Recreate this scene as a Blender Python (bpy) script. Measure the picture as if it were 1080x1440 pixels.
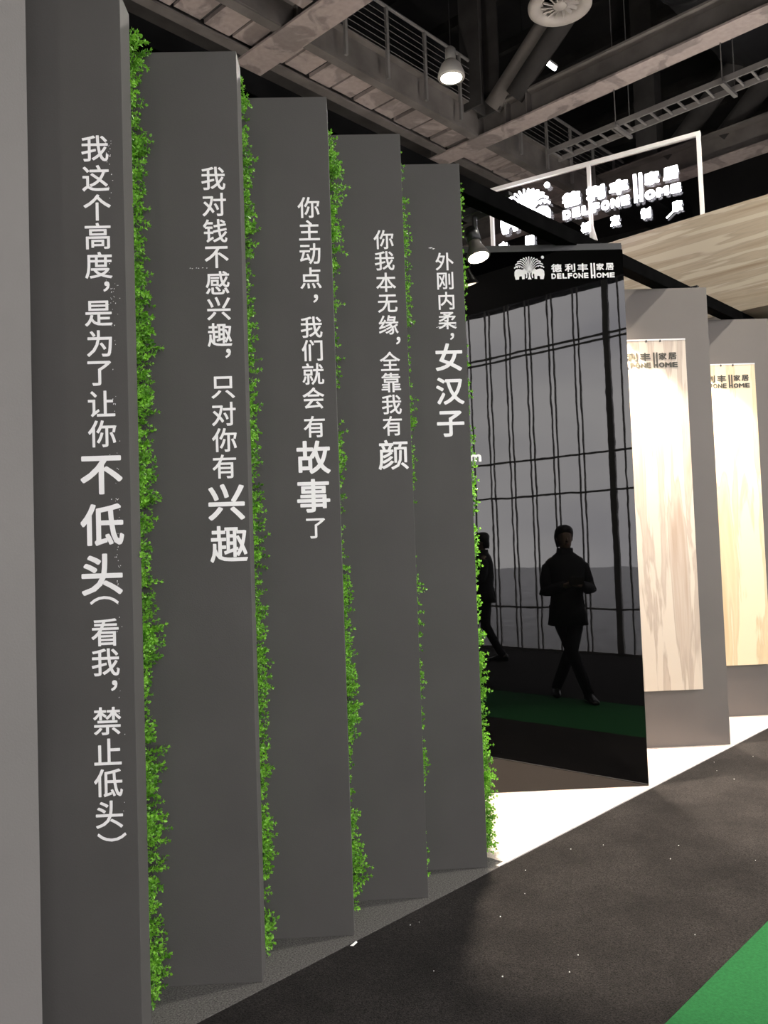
import bpy, bmesh, math, random
from mathutils import Vector, Matrix, noise
import numpy as np
random.seed(7)
PI = math.pi
scene = bpy.context.scene
C = scene.collection
for o in list(bpy.data.objects): bpy.data.objects.remove(o)

# ------------------------------------------------------------------ frames
# The hall is square to one direction: 's' runs along the aisle, 'n' across it (into the booth).
A_HALL = math.radians(46.6)
A_FACE = math.radians(2.0)          # the blades all stand parallel, 44.6 degrees to the aisle
SD = Vector((math.cos(A_HALL), math.sin(A_HALL), 0)); ND = Vector((-math.sin(A_HALL), math.cos(A_HALL), 0))
def W(s, n, z=0.0): return SD * s + ND * n + Vector((0, 0, z))

# ------------------------------------------------------------------ camera
cam_d = bpy.data.cameras.new('camera'); cam = bpy.data.objects.new('camera', cam_d); C.objects.link(cam)
cam_d.sensor_fit = 'VERTICAL'; cam_d.sensor_height = 36.0; cam_d.lens = 29.125
cam_d.clip_start = 0.05; cam_d.clip_end = 200
pit = math.radians(2.555); rol = 0.0357
fw = Vector((0, math.cos(pit), math.sin(pit))); r0 = Vector((1, 0, 0)); u0 = Vector((0, -math.sin(pit), math.cos(pit)))
rr = r0 * math.cos(rol) - u0 * math.sin(rol); uu = r0 * math.sin(rol) + u0 * math.cos(rol)
mw = Matrix((rr, uu, -fw)).transposed().to_4x4(); mw.translation = Vector((0, 0, 1.6))
cam.matrix_world = mw
scene.camera = cam

# ------------------------------------------------------------------ world, exposure
scene.view_settings.view_transform = 'Standard'
scene.view_settings.look = 'None'
scene.view_settings.gamma = 1.0
scene.view_settings.use_curve_mapping = False
scene.view_settings.exposure = 0.0
SKY = 6.0
w = bpy.data.worlds.new('sky'); scene.world = w; w.use_nodes = True
nt = w.node_tree; nt.nodes.clear()
wo = nt.nodes.new('ShaderNodeOutputWorld'); bg = nt.nodes.new('ShaderNodeBackground')
tc = nt.nodes.new('ShaderNodeTexCoord'); mp = nt.nodes.new('ShaderNodeMapping'); mp.inputs['Scale'].default_value = (1, 1, 2.6)
nz = nt.nodes.new('ShaderNodeTexNoise'); nz.inputs['Scale'].default_value = 2.2; nz.inputs['Detail'].default_value = 3
cr = nt.nodes.new('ShaderNodeValToRGB')
cr.color_ramp.elements[0].position = 0.35; cr.color_ramp.elements[0].color = (0.66, 0.64, 0.69, 1)
cr.color_ramp.elements[1].position = 0.62; cr.color_ramp.elements[1].color = (1.0, 0.96, 0.95, 1)
nt.links.new(tc.outputs['Generated'], mp.inputs[0]); nt.links.new(mp.outputs[0], nz.inputs['Vector'])
nt.links.new(nz.outputs['Fac'], cr.inputs[0]); nt.links.new(cr.outputs[0], bg.inputs['Color'])
bg.inputs['Strength'].default_value = SKY
nt.links.new(bg.outputs[0], wo.inputs[0])
# portal that guides the daylight through the glass wall (it gives no light of its own)
pl = bpy.data.lights.new('window_portal', 'AREA'); pl.shape = 'RECTANGLE'; pl.size = 19.3; pl.size_y = 5.3
pl.cycles.is_portal = True
po = bpy.data.objects.new('window_portal', pl); C.objects.link(po)
po.location = W(6.3, -3.16, 2.65); po.rotation_euler = (PI/2, 0, A_HALL + PI)

# ------------------------------------------------------------------ materials
MATS = {}
def mat(name, col, rough=0.6, metal=0.0, noise_s=0, noise_a=0.0, bump=0.0, bump_s=60, spec=0.5, coords='Object', emit=None, estr=0, detail=4):
    if name in MATS: return MATS[name]
    m = bpy.data.materials.new(name); m.use_nodes = True; t = m.node_tree; b = t.nodes['Principled BSDF']
    b.inputs['Base Color'].default_value = (*col, 1); b.inputs['Roughness'].default_value = rough
    b.inputs['Metallic'].default_value = metal; b.inputs['Specular IOR Level'].default_value = spec
    tcn = t.nodes.new('ShaderNodeTexCoord')
    if noise_a > 0:
        n = t.nodes.new('ShaderNodeTexNoise'); n.inputs['Scale'].default_value = noise_s; n.inputs['Detail'].default_value = detail
        t.links.new(tcn.outputs[coords], n.inputs['Vector'])
        r = t.nodes.new('ShaderNodeValToRGB'); r.color_ramp.elements[0].position = 0.3; r.color_ramp.elements[1].position = 0.7
        r.color_ramp.elements[0].color = (*[c * (1 - noise_a) for c in col], 1)
        r.color_ramp.elements[1].color = (*[min(1, c * (1 + noise_a)) for c in col], 1)
        t.links.new(n.outputs['Fac'], r.inputs[0]); t.links.new(r.outputs[0], b.inputs['Base Color'])
    if bump > 0:
        n2 = t.nodes.new('ShaderNodeTexNoise'); n2.inputs['Scale'].default_value = bump_s; n2.inputs['Detail'].default_value = 3
        t.links.new(tcn.outputs[coords], n2.inputs['Vector'])
        bp = t.nodes.new('ShaderNodeBump'); bp.inputs['Strength'].default_value = 1; bp.inputs['Distance'].default_value = bump
        t.links.new(n2.outputs['Fac'], bp.inputs['Height']); t.links.new(bp.outputs[0], b.inputs['Normal'])
    if emit:
        b.inputs['Emission Color'].default_value = (*emit, 1); b.inputs['Emission Strength'].default_value = estr
    MATS[name] = m; return m

PAINT = mat('blade_paint', (0.078, 0.075, 0.071), 0.65, spec=0.2, noise_s=2.5, noise_a=0.06, bump=0.0004, bump_s=180)
WALLP = mat('facade_paint', (0.15, 0.143, 0.136), 0.6, spec=0.25, noise_s=1.5, noise_a=0.05, bump=0.0004, bump_s=150)
PANEL = mat('panel_paint', (0.118, 0.102, 0.089), 0.5, noise_s=1.5, noise_a=0.06, bump=0.0003, bump_s=150)
VINYL = mat('white_vinyl', (0.93, 0.92, 0.91), 0.5)
OLIVE = mat('olive_vinyl', (0.045, 0.04, 0.025), 0.5)
CARPET = mat('charcoal_carpet', (0.0175, 0.0155, 0.0148), 0.95, noise_s=170, noise_a=0.75, bump=0.004, bump_s=240, spec=0.15, detail=8)
GREEN = mat('green_carpet', (0.018, 0.112, 0.035), 0.95, noise_s=90, noise_a=0.14, bump=0.001, bump_s=300, spec=0.1)
BOOTHF = mat('booth_carpet', (0.11, 0.105, 0.10), 0.9, noise_s=150, noise_a=0.6, bump=0.003, bump_s=220, spec=0.2, detail=6)
CONC = mat('hall_concrete', (0.35, 0.34, 0.33), 0.8, noise_s=1.2, noise_a=0.3, bump=0.002, bump_s=20)
ROOF = mat('roof_dark', (0.022, 0.021, 0.021), 0.8, noise_s=1.0, noise_a=0.4)
WALLD = mat('hall_wall_dark', (0.035, 0.034, 0.034), 0.8, noise_s=0.5, noise_a=0.3)
ALU = mat('aluminium', (0.55, 0.52, 0.50), 0.5, 0.2)
BEAMK = mat('black_beam', (0.003, 0.003, 0.003), 0.6, spec=0.0, noise_s=6, noise_a=0.3)
BLACKM = mat('black_metal', (0.015, 0.015, 0.015), 0.4)
STEMM = mat('stem_green', (0.05, 0.12, 0.02), 0.7)
FRAMEW = mat('white_frame', (0.75, 0.72, 0.70), 0.5)
PIPE = mat('rail_grey', (0.19, 0.18, 0.17), 0.6, noise_s=3, noise_a=0.2)
WIRE = mat('wire_grey', (0.13, 0.125, 0.12), 0.5)
DUCT = mat('duct_dark', (0.03, 0.03, 0.032), 0.5, noise_s=3, noise_a=0.35)
VENT = mat('vent_cream', (0.34, 0.31, 0.28), 0.55, noise_s=4, noise_a=0.15)
LAMPW = mat('lamp_shell', (0.5, 0.48, 0.44), 0.4)

def worn(m):
    # trodden, slightly paler patches in the pile
    t = m.node_tree; b = t.nodes['Principled BSDF']; src = b.inputs['Base Color'].links[0].from_socket
    tcn = t.nodes.new('ShaderNodeTexCoord'); n = t.nodes.new('ShaderNodeTexNoise'); n.inputs['Scale'].default_value = 2.6; n.inputs['Detail'].default_value = 6; n.inputs['Roughness'].default_value = 0.65
    r = t.nodes.new('ShaderNodeMapRange'); r.inputs[1].default_value = 0.35; r.inputs[2].default_value = 0.7; r.inputs[3].default_value = 0.8; r.inputs[4].default_value = 1.55
    t.links.new(tcn.outputs['Object'], n.inputs['Vector']); t.links.new(n.outputs['Fac'], r.inputs[0])
    mx = t.nodes.new('ShaderNodeVectorMath'); mx.operation = 'SCALE'
    t.links.new(src, mx.inputs[0]); t.links.new(r.outputs[0], mx.inputs['Scale']); t.links.new(mx.outputs[0], b.inputs['Base Color'])
worn(CARPET)
def steel(name, base, dark):
    m = bpy.data.materials.new(name); m.use_nodes = True; t = m.node_tree; b = t.nodes['Principled BSDF']
    b.inputs['Roughness'].default_value = 0.85; b.inputs['Specular IOR Level'].default_value = 0.2
    tcn = t.nodes.new('ShaderNodeTexCoord')
    n = t.nodes.new('ShaderNodeTexNoise'); n.inputs['Scale'].default_value = 1.9; n.inputs['Detail'].default_value = 5; n.inputs['Distortion'].default_value = 0.8
    t.links.new(tcn.outputs['Object'], n.inputs['Vector'])
    r = t.nodes.new('ShaderNodeValToRGB'); e = r.color_ramp.elements
    e[0].position = 0.44; e[0].color = (*dark, 1); e[1].position = 0.50; e[1].color = (*base, 1)
    n2 = t.nodes.new('ShaderNodeTexNoise'); n2.inputs['Scale'].default_value = 14; n2.inputs['Detail'].default_value = 4
    t.links.new(tcn.outputs['Object'], n2.inputs['Vector'])
    mx = t.nodes.new('ShaderNodeMix'); mx.data_type = 'RGBA'; mx.blend_type = 'MULTIPLY'; mx.inputs[0].default_value = 0.35
    t.links.new(n.outputs['Fac'], r.inputs[0]); t.links.new(r.outputs[0], mx.inputs[6]); t.links.new(n2.outputs['Fac'], mx.inputs[7])
    t.links.new(mx.outputs[2], b.inputs['Base Color'])
    MATS[name] = m; return m
STEEL = steel('weathered_soffit', (0.50, 0.42, 0.385), (0.33, 0.28, 0.26))
STEELD = mat('weathered_steel_half_shade', (0.15, 0.136, 0.125), 0.85, spec=0.2, noise_s=2.5, noise_a=0.25)  # same steel, darker: shade on webs and edges put into the colour
STEELK = mat('weathered_steel_shade', (0.05, 0.047, 0.045), 0.85, spec=0.2, noise_s=2.5, noise_a=0.25)  # darkest copy: shade on joists and far members put into the colour

def leaf_mat():
    m = bpy.data.materials.new('box_leaf'); m.use_nodes = True; t = m.node_tree; b = t.nodes['Principled BSDF']
    b.inputs['Roughness'].default_value = 0.38
    g = t.nodes.new('ShaderNodeNewGeometry'); n = t.nodes.new('ShaderNodeTexNoise'); n.inputs['Scale'].default_value = 28; n.inputs['Detail'].default_value = 3
    r = t.nodes.new('ShaderNodeValToRGB'); e = r.color_ramp.elements
    e[0].position = 0.3; e[0].color = (0.05, 0.19, 0.015, 1); e[1].position = 0.68; e[1].color = (0.30, 0.68, 0.06, 1)
    t.links.new(g.outputs['Position'], n.inputs['Vector']); t.links.new(n.outputs['Fac'], r.inputs[0]); t.links.new(r.outputs[0], b.inputs['Base Color'])
    tr = t.nodes.new('ShaderNodeBsdfTranslucent'); t.links.new(r.outputs[0], tr.inputs[0])
    mx = t.nodes.new('ShaderNodeMixShader'); mx.inputs[0].default_value = 0.3
    out = [x for x in t.nodes if x.type == 'OUTPUT_MATERIAL'][0]
    t.links.new(b.outputs[0], mx.inputs[1]); t.links.new(tr.outputs[0], mx.inputs[2]); t.links.new(mx.outputs[0], out.inputs[0])
    return m
LEAF = leaf_mat()

def travertine(name, c1, c2, c3, axis_scale, rough=0.35):
    m = bpy.data.materials.new(name); m.use_nodes = True; t = m.node_tree; b = t.nodes['Principled BSDF']
    b.inputs['Roughness'].default_value = rough
    tcn = t.nodes.new('ShaderNodeTexCoord'); mp = t.nodes.new('ShaderNodeMapping'); mp.inputs['Scale'].default_value = axis_scale
    n = t.nodes.new('ShaderNodeTexNoise'); n.inputs['Scale'].default_value = 1.0; n.inputs['Detail'].default_value = 9; n.inputs['Distortion'].default_value = 0.45
    t.links.new(tcn.outputs['Object'], mp.inputs[0]); t.links.new(mp.outputs[0], n.inputs['Vector'])
    r = t.nodes.new('ShaderNodeValToRGB'); e = r.color_ramp.elements
    e[0].position = 0.30; e[0].color = (*c1, 1); e[1].position = 0.72; e[1].color = (*c3, 1)
    k = e.new(0.45); k.color = (*c2, 1); k = e.new(0.50); k.color = (*[x * 0.86 for x in c2], 1); k = e.new(0.54); k.color = (*c3, 1)
    t.links.new(n.outputs['Fac'], r.inputs[0]); t.links.new(r.outputs[0], b.inputs['Base Color'])
    MATS[name] = m; return m
TRAV = travertine('travertine_band', (0.23, 0.175, 0.12), (0.345, 0.285, 0.215), (0.42, 0.36, 0.285), (0.9, 0.7, 13))
TILE = travertine('travertine_slab', (0.38, 0.28, 0.20), (0.50, 0.405, 0.32), (0.60, 0.51, 0.41), (11, 11, 0.8), 0.25)
TILEY = travertine('travertine_slab_honey', (0.62, 0.44, 0.24), (0.74, 0.56, 0.34), (0.82, 0.66, 0.44), (7, 7, 0.8), 0.25)

def polished():
    m = bpy.data.materials.new('polished_black_slab'); m.use_nodes = True; t = m.node_tree; b = t.nodes['Principled BSDF']
    b.inputs['Base Color'].default_value = (0.0007, 0.0007, 0.0008, 1); b.inputs['Roughness'].default_value = 0.012
    b.inputs['IOR'].default_value = 1.52
    tcn = t.nodes.new('ShaderNodeTexCoord'); mp = t.nodes.new('ShaderNodeMapping'); mp.inputs['Scale'].default_value = (1.0, 1.0, 1.0)
    n = t.nodes.new('ShaderNodeTexNoise'); n.inputs['Scale'].default_value = 7.0; n.inputs['Detail'].default_value = 1.5
    t.links.new(tcn.outputs['Object'], mp.inputs[0]); t.links.new(mp.outputs[0], n.inputs['Vector'])
    bp = t.nodes.new('ShaderNodeBump'); bp.inputs['Strength'].default_value = 1.0; bp.inputs['Distance'].default_value = 0.00011
    t.links.new(n.outputs['Fac'], bp.inputs['Height']); t.links.new(bp.outputs[0], b.inputs['Normal'])
    return m
POLISH = polished()

def glass(name, tint, refl=0.08):
    m = bpy.data.materials.new(name); m.use_nodes = True; t = m.node_tree
    for x in list(t.nodes):
        if x.type == 'BSDF_PRINCIPLED': t.nodes.remove(x)
    out = [x for x in t.nodes if x.type == 'OUTPUT_MATERIAL'][0]
    a = t.nodes.new('ShaderNodeBsdfTransparent'); a.inputs[0].default_value = (*tint, 1)
    g = t.nodes.new('ShaderNodeBsdfGlossy'); g.inputs['Roughness'].default_value = 0.02
    mx = t.nodes.new('ShaderNodeMixShader'); mx.inputs[0].default_value = refl
    t.links.new(a.outputs[0], mx.inputs[1]); t.links.new(g.outputs[0], mx.inputs[2]); t.links.new(mx.outputs[0], out.inputs[0])
    return m
PANE = glass('window_glass', (0.985, 0.985, 0.985), 0.03)
ACRYL = glass('smoked_acrylic', (0.80, 0.78, 0.79), 0.02)

# ------------------------------------------------------------------ mesh helpers
class MB:
    def __init__(s): s.v = []; s.f = []
    def add(s, vs, fs):
        k = len(s.v); s.v += [tuple(x) for x in vs]; s.f += [tuple(i + k for i in f) for f in fs]; return s
    def box(s, x0, x1, y0, y1, z0, z1, M=None):
        vs = [Vector(p) for p in ((x0,y0,z0),(x1,y0,z0),(x1,y1,z0),(x0,y1,z0),(x0,y0,z1),(x1,y0,z1),(x1,y1,z1),(x0,y1,z1))]
        if M: vs = [M @ p for p in vs]
        return s.add(vs, [(0,3,2,1),(4,5,6,7),(0,1,5,4),(1,2,6,5),(2,3,7,6),(3,0,4,7)])
    def prism(s, pts, y0, y1):           # pts in (x, z), extruded along y
        n = len(pts)
        a = sum(pts[i][0]*pts[(i+1)%n][1] - pts[(i+1)%n][0]*pts[i][1] for i in range(n))
        if a < 0: pts = pts[::-1]
        vs = [(p[0], y0, p[1]) for p in pts] + [(p[0], y1, p[1]) for p in pts]
        return s.add(vs, [tuple(range(n)), tuple(range(2*n-1, n-1, -1))] + [(i, i+n, (i+1)%n+n, (i+1)%n) for i in range(n)])
    def tube(s, path, rad, n=12, cap=True):
        path = [Vector(p) for p in path]; m = len(path)
        if not hasattr(rad, '__len__'): rad = [rad]*m
        ref = None; vs = []
        for i, p in enumerate(path):
            t = (path[min(i+1, m-1)] - path[max(i-1, 0)]).normalized()
            if ref is None:
                ref = Vector((0,0,1)) if abs(t.z) < 0.9 else Vector((1,0,0))
            a = t.cross(ref).normalized(); b = t.cross(a).normalized(); ref = -b if False else ref
            for k in range(n):
                th = 2*PI*k/n; vs.append(p + (a*math.cos(th) + b*math.sin(th))*rad[i])
        fs = []
        for i in range(m-1):
            for k in range(n):
                fs.append((i*n+k, i*n+(k+1)%n, (i+1)*n+(k+1)%n, (i+1)*n+k))
        if cap: fs += [tuple(range(n-1, -1, -1)), tuple(range((m-1)*n, m*n))]
        return s.add(vs, fs)
    def lathe(s, prof, n=24, M=None):     # prof (r, z)
        vs = []; m = len(prof)
        for r, z in prof:
            for k in range(n):
                p = Vector((r*math.cos(2*PI*k/n), r*math.sin(2*PI*k/n), z)); vs.append(M @ p if M else p)
        fs = [(i*n+k, i*n+(k+1)%n, (i+1)*n+(k+1)%n, (i+1)*n+k) for i in range(m-1) for k in range(n)]
        if prof[0][0] > 1e-5: fs.append(tuple(range(n-1, -1, -1)))
        if prof[-1][0] > 1e-5: fs.append(tuple(range((m-1)*n, m*n)))
        return s.add(vs, fs)
    def loft(s, rings, cap=True):         # rings of equal length lists of points
        n = len(rings[0]); vs = [p for r in rings for p in r]
        fs = [(i*n+k, i*n+(k+1)%n, (i+1)*n+(k+1)%n, (i+1)*n+k) for i in range(len(rings)-1) for k in range(n)]
        if cap: fs += [tuple(range(n-1, -1, -1)), tuple(range((len(rings)-1)*n, len(rings)*n))]
        return s.add(vs, fs)
    def mesh(s, name, m, bevel=0, smooth=False):
        me = bpy.data.meshes.new(name); me.from_pydata(s.v, [], s.f); me.update()
        if m: me.materials.append(m)
        if bevel or smooth:
            bm = bmesh.new(); bm.from_mesh(me)
            if smooth: bmesh.ops.recalc_face_normals(bm, faces=bm.faces)
            if bevel: bmesh.ops.bevel(bm, geom=list(bm.edges), offset=bevel, segments=2, profile=0.5, affect='EDGES')
            if smooth:
                for f in bm.faces: f.smooth = True
            bm.to_mesh(me); bm.free()
        return me
    def build(s, name, m, parent=None, bevel=0, smooth=False, loc=None, rotz=0):
        return link(name, s.mesh(name, m, bevel, smooth), parent, loc, rotz)
def link(name, me, parent=None, loc=None, rotz=0):
    o = bpy.data.objects.new(name, me); C.objects.link(o)
    if parent: o.parent = parent
    if loc is not None: o.location = loc
    if rotz: o.rotation_euler = (0, 0, rotz)
    return o
def tag(o, label=None, cat=None, group=None, kind=None):
    if label: o['label'] = label
    if cat: o['category'] = cat
    if group: o['group'] = group
    if kind: o['kind'] = kind
    return o
def thing(name, label, cat, loc=(0,0,0), rotz=0, group=None):
    o = bpy.data.objects.new(name, None); C.objects.link(o); o.location = loc; o.rotation_euler = (0,0,rotz)
    o.empty_display_size = 0.1
    return tag(o, label, cat, group)
def copy_tree(o, parent=None):
    c = o.copy(); C.objects.link(c); c.parent = parent
    for ch in o.children: copy_tree(ch, c)
    return c
def struct(o): o['kind'] = 'structure'; return o

# ------------------------------------------------------------------ the hall
struct(MB().box(-12, 24, -3.3, 16, -0.25, -0.02).build('floor', CONC, loc=(0,0,0), rotz=A_HALL))
struct(MB().box(-12, 24, 1.305, 2.515, -0.02, -0.002).build('floor', CARPET, rotz=A_HALL))
struct(MB().box(-12, 24, -3.0, 0.1, -0.02, -0.002).build('floor', CARPET, rotz=A_HALL))
struct(MB().box(-12, 24, 0.1, 1.305, -0.02, -0.003).build('floor', GREEN, rotz=A_HALL))
BOOTHW = mat('booth_floor_light', (0.56, 0.47, 0.42), 0.85, noise_s=150, noise_a=0.25, bump=0.002, bump_s=220, spec=0.2, detail=6)
struct(MB().box(1.0, 3.47, 2.515, 8.5, -0.02, 0.0).build('floor', BOOTHF, rotz=A_HALL))
struct(MB().box(3.47, 14, 2.535, 8.5, -0.02, 0.0).build('floor', BOOTHW, rotz=A_HALL))
struct(MB().box(3.40, 14, 2.515, 2.535, -0.02, 0.003).build('trim_1', ALU, rotz=A_HALL))
roof = struct(MB().box(-12, 24, -3.3, 16, 12.5, 12.8).build('ceiling', ROOF, rotz=A_HALL))
struct(MB().box(-12, 24, 16, 16.3, -0.25, 12.8).build('wall_back', WALLD, rotz=A_HALL))
struct(MB().box(-12.3, -12, -3.3, 16.3, -0.25, 12.8).build('wall_left', WALLD, rotz=A_HALL))
struct(MB().box(24, 24.3, -3.3, 16.3, -0.25, 12.8).build('wall_right', WALLD, rotz=A_HALL))
struct(MB().box(-12, -3.35, -3.3, -3.024, -0.02, 12.5).box(-3.35, 16, -3.3, -3.024, 5.31, 12.5).box(16, 24, -3.3, -3.024, -0.02, 12.5).build('wall_front', WALLD, rotz=A_HALL))
# ground outside the glass
struct(MB().box(-30, 40, -40, -3.3, -0.3, -0.03).build('ground', mat('outdoor_paving', (0.42, 0.42, 0.43), 0.9, noise_s=2, noise_a=0.2), rotz=A_HALL))
# curtain wall
win = bpy.data.objects.new('window_1', None); C.objects.link(win); win.location = W(0, -3.024, 0); win.rotation_euler = (0,0,A_HALL); struct(win)
MUL = mat('mullion_grey', (0.28, 0.27, 0.27), 0.5)
mull = MB().box(-0.010, 0.010, -0.022, 0, 0, 5.31).mesh('mullion', MUL)
thick = MB().box(-0.045, 0.045, -0.04, 0, 0, 5.31).mesh('mullion', MUL)
xs_pane = [-0.35]
k0 = [0.04, 0.412, 0.784, 1.177, 1.60]
cols = []
for a in k0: cols += [(a, 0), (a + 0.075, 0)]
cols += [(2.11, 1), (2.316, 0)]
x = 2.70
while x < 15.8: cols += [(x, 0), (x + 0.075, 0)]; x += 0.39
left = []
x = -0.35
while x > -3.0: left = [(x, 0), (x + 0.075, 0)] + left; x -= 0.39
cols = [(-3.30, 1)] + left + cols + [(15.95, 1)]
for x, th in cols: link('mullion', thick if th else mull, win, (x, 0, 0))
prev = cols[0][0]
for x, th in cols[1:]:
    if x - prev > 0.12: MB().box(prev + 0.012, x - 0.012, -0.020, -0.016, 0.02, 5.29).build('pane', PANE, win)
    prev = x
for z in (0.645, 2.32, 2.865, 4.47, 4.54): MB().box(-3.33, 15.95, -0.024, -0.001, z - 0.014, z + 0.014).build('transom', MUL, win)
MB().box(-3.35, 16, -0.12, 0.0, -0.02, 0.03).build('sill', MUL, win)

# ------------------------------------------------------------------ lettering
TXT = {}
def glyph(ch, off=0.015, ext=0.0):
    k = (ch, off, ext)
    if k in TXT: return TXT[k]
    cu = bpy.data.curves.new('t', 'FONT'); cu.body = ch; cu.size = 1; cu.extrude = ext; cu.resolution_u = 3
    o = bpy.data.objects.new('t', cu); C.objects.link(o); bpy.context.view_layer.update()
    me = bpy.data.meshes.new_from_object(o)
    bpy.data.objects.remove(o); bpy.data.curves.remove(cu)
    # heavier stroke: the outline repeated with small shifts
    src_v = [v.co.copy() for v in me.vertices]; src_f = [tuple(p.vertices) for p in me.polygons]
    vs, fs = [], []
    d_ = off * 0.8
    for i_, (dx, dy) in enumerate(((0, 0), (d_, d_), (-d_, d_), (d_, -d_), (-d_, -d_), (off, 0), (-off, 0), (0, off), (0, -off)) if off else ((0, 0),)):
        k_ = len(vs); vs += [(v.x + dx, v.y + dy, v.z + i_ * 0.0004) for v in src_v]; fs += [tuple(q + k_ for q in f) for f in src_f]
    me = bpy.data.meshes.new('character'); me.from_pydata(vs, [], fs); me.update()
    co = np.array([v.co[:] for v in me.vertices])
    # centre on the bounding box, stand upright facing -y
    mn, mx = co.min(0), co.max(0); c = (mn + mx) / 2
    for v in me.vertices: v.co = (v.co.x - c[0], -(v.co.z), v.co.y - c[1])
    TXT[k] = (me, mx - mn); return TXT[k]
def put_char(ch, x, y, z, em, m, parent, off=0.015, rot=0, name='character'):
    me, _ = glyph(ch, off)
    key = (ch, off, m.name)
    me2 = TXT.get(key)
    if me2 is None:
        me2 = me.copy(); me2.materials.clear(); me2.materials.append(m); me2.name = name; TXT[key] = me2
    o = link(name, me2, parent, (x, y, z)); o.scale = (em, em, em)
    if rot: o.rotation_euler = (0, rot, 0)
    return o
def put_fit(txt, x0, x1, z0, z1, y, m, parent, off=0.03, ext=0.0, name='character'):
    me, d = glyph(txt, off, ext)
    me2 = me.copy(); me2.materials.clear(); me2.materials.append(m); me2.name = name
    o = link(name, me2, parent, ((x0+x1)/2, y, (z0+z1)/2)); o.scale = ((x1-x0)/d[0], 1 if ext else 1, (z1-z0)/d[1])
    return o
U = 0.000705
def logo(parent, ox, oz, y, k, m, depth=0.0012, emblem=True, fat=0.0):
    """company mark: palm tree between two elephants, two lines of lettering; ox, oz = left end and baseline of the lettering"""
    def zx(xp, yp): return ox + (xp - 405) * U * k, oz + ((262 - (xp - 405) * 0.03) - yp) * U * k
    def P(xp, zp): return (ox + (xp - 405) * U * k, oz + zp * k)
    for ch, a, b, z0, z1 in (('德', 405, 505, 0.044, 0.100), ('利', 535, 635, 0.044, 0.100), ('丰', 655, 757, 0.044, 0.100), ('家', 836, 910, 0.051, 0.098), ('居', 925, 1003, 0.051, 0.098)):
        put_fit(ch, P(a, 0)[0], P(b, 0)[0], oz + z0 * k, oz + z1 * k, y, m, parent, 0.03 + fat)
    n = len('DELFONE'); w_ = (765 - 405) / n
    for i, ch in enumerate('DELFONE'): put_fit(ch, P(405 + i*w_, 0)[0], P(405 + i*w_ + w_ - 7, 0)[0], oz, oz + 0.036 * k, y, m, parent, 0.045 + fat)
    for ch, a, b in (('O', 834, 885), ('M', 890, 952), ('E', 959, 1010)): put_fit(ch, P(a, 0)[0], P(b, 0)[0], oz, oz + 0.034 * k, y, m, parent, 0.045 + fat)
    h = MB()
    for a, b in ((782, 797), (810, 825)): h.box(P(a,0)[0], P(b,0)[0], y - depth, y, oz - 0.001*k, oz + 0.101 * k)
    h.box(P(797,0)[0], P(810,0)[0], y - depth, y, oz + 0.013 * k, oz + 0.022 * k); h.build('character', m, parent)
    if not emblem: return
    e = MB()
    cx = 197; B = 268
    def E(px, py): return (ox + (px - 405) * U * k, oz + (B - py) * U * k)
    def stroke(pts, w0, w1):
        L = []; R = []
        for i, p in enumerate(pts):
            q = pts[min(i+1, len(pts)-1)]; r = pts[max(i-1, 0)]; dx, dy = q[0]-r[0], q[1]-r[1]; l = math.hypot(dx, dy) or 1
            wd = (w0 + (w1 - w0) * i / (len(pts)-1)) / 2
            L.append((p[0] - dy/l*wd, p[1] + dx/l*wd)); R.append((p[0] + dy/l*wd, p[1] - dx/l*wd))
        for i in range(len(pts)-1):
            e.prism([E(*L[i]), E(*L[i+1]), E(*R[i+1]), E(*R[i])], y - depth, y)
    for sg in (-1, 1):
        for j, (tx, ty, kx, ky) in enumerate(((142, 158, 85, 95), (132, 128, 70, 72), (112, 100, 52, 62), (84, 78, 36, 58), (56, 64, 24, 56), (30, 54, 12, 58))):
            a = (cx + sg*(14 - j*2.4), 205); c = (cx + sg*kx, ky); b = (cx + sg*tx, ty)
            pts = [((1-t)**2*a[0] + 2*t*(1-t)*c[0] + t*t*b[0], (1-t)**2*a[1] + 2*t*(1-t)*c[1] + t*t*b[1]) for t in [i/9 for i in range(10)]]
            stroke(pts, 3.5, 11)
        # elephant: round back, head towards the tree, trunk hanging down, two legs
        el = [(62,262),(54,225),(56,190),(70,172),(95,166),(118,170),(128,176),(142,166),(160,168),(172,186),(177,215),(176,245),(170,256),(160,250),(165,232),(162,214),(152,212),(150,262),(126,264),(124,236),(108,234),(98,240),(96,266),(66,268)]
        el = [(cx + sg*(p[0] - cx), p[1]) for p in el]
        e.prism([E(*p) for p in el], y - depth, y)
    e.prism([E(*p) for p in ((180,266),(190,240),(189,205),(182,185),(212,185),(205,205),(204,240),(214,266))], y - depth, y)
    stroke([(197, 200), (197, 120), (197, 48)], 5, 9)
    for px, py in ((83,150),(105,150),(130,152),(285,143),(312,146)):
        e.prism([E(px + 7*math.cos(t*PI/4), py + 7*math.sin(t*PI/4)) for t in range(8)], y - depth, y)
    e.build('emblem', m, parent)
    e = MB(); e.prism([E(328 + 15*math.cos(t*PI/6), 58 + 15*math.sin(t*PI/6)) for t in range(12)], y - depth, y); e.build('emblem', m, parent)

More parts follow.
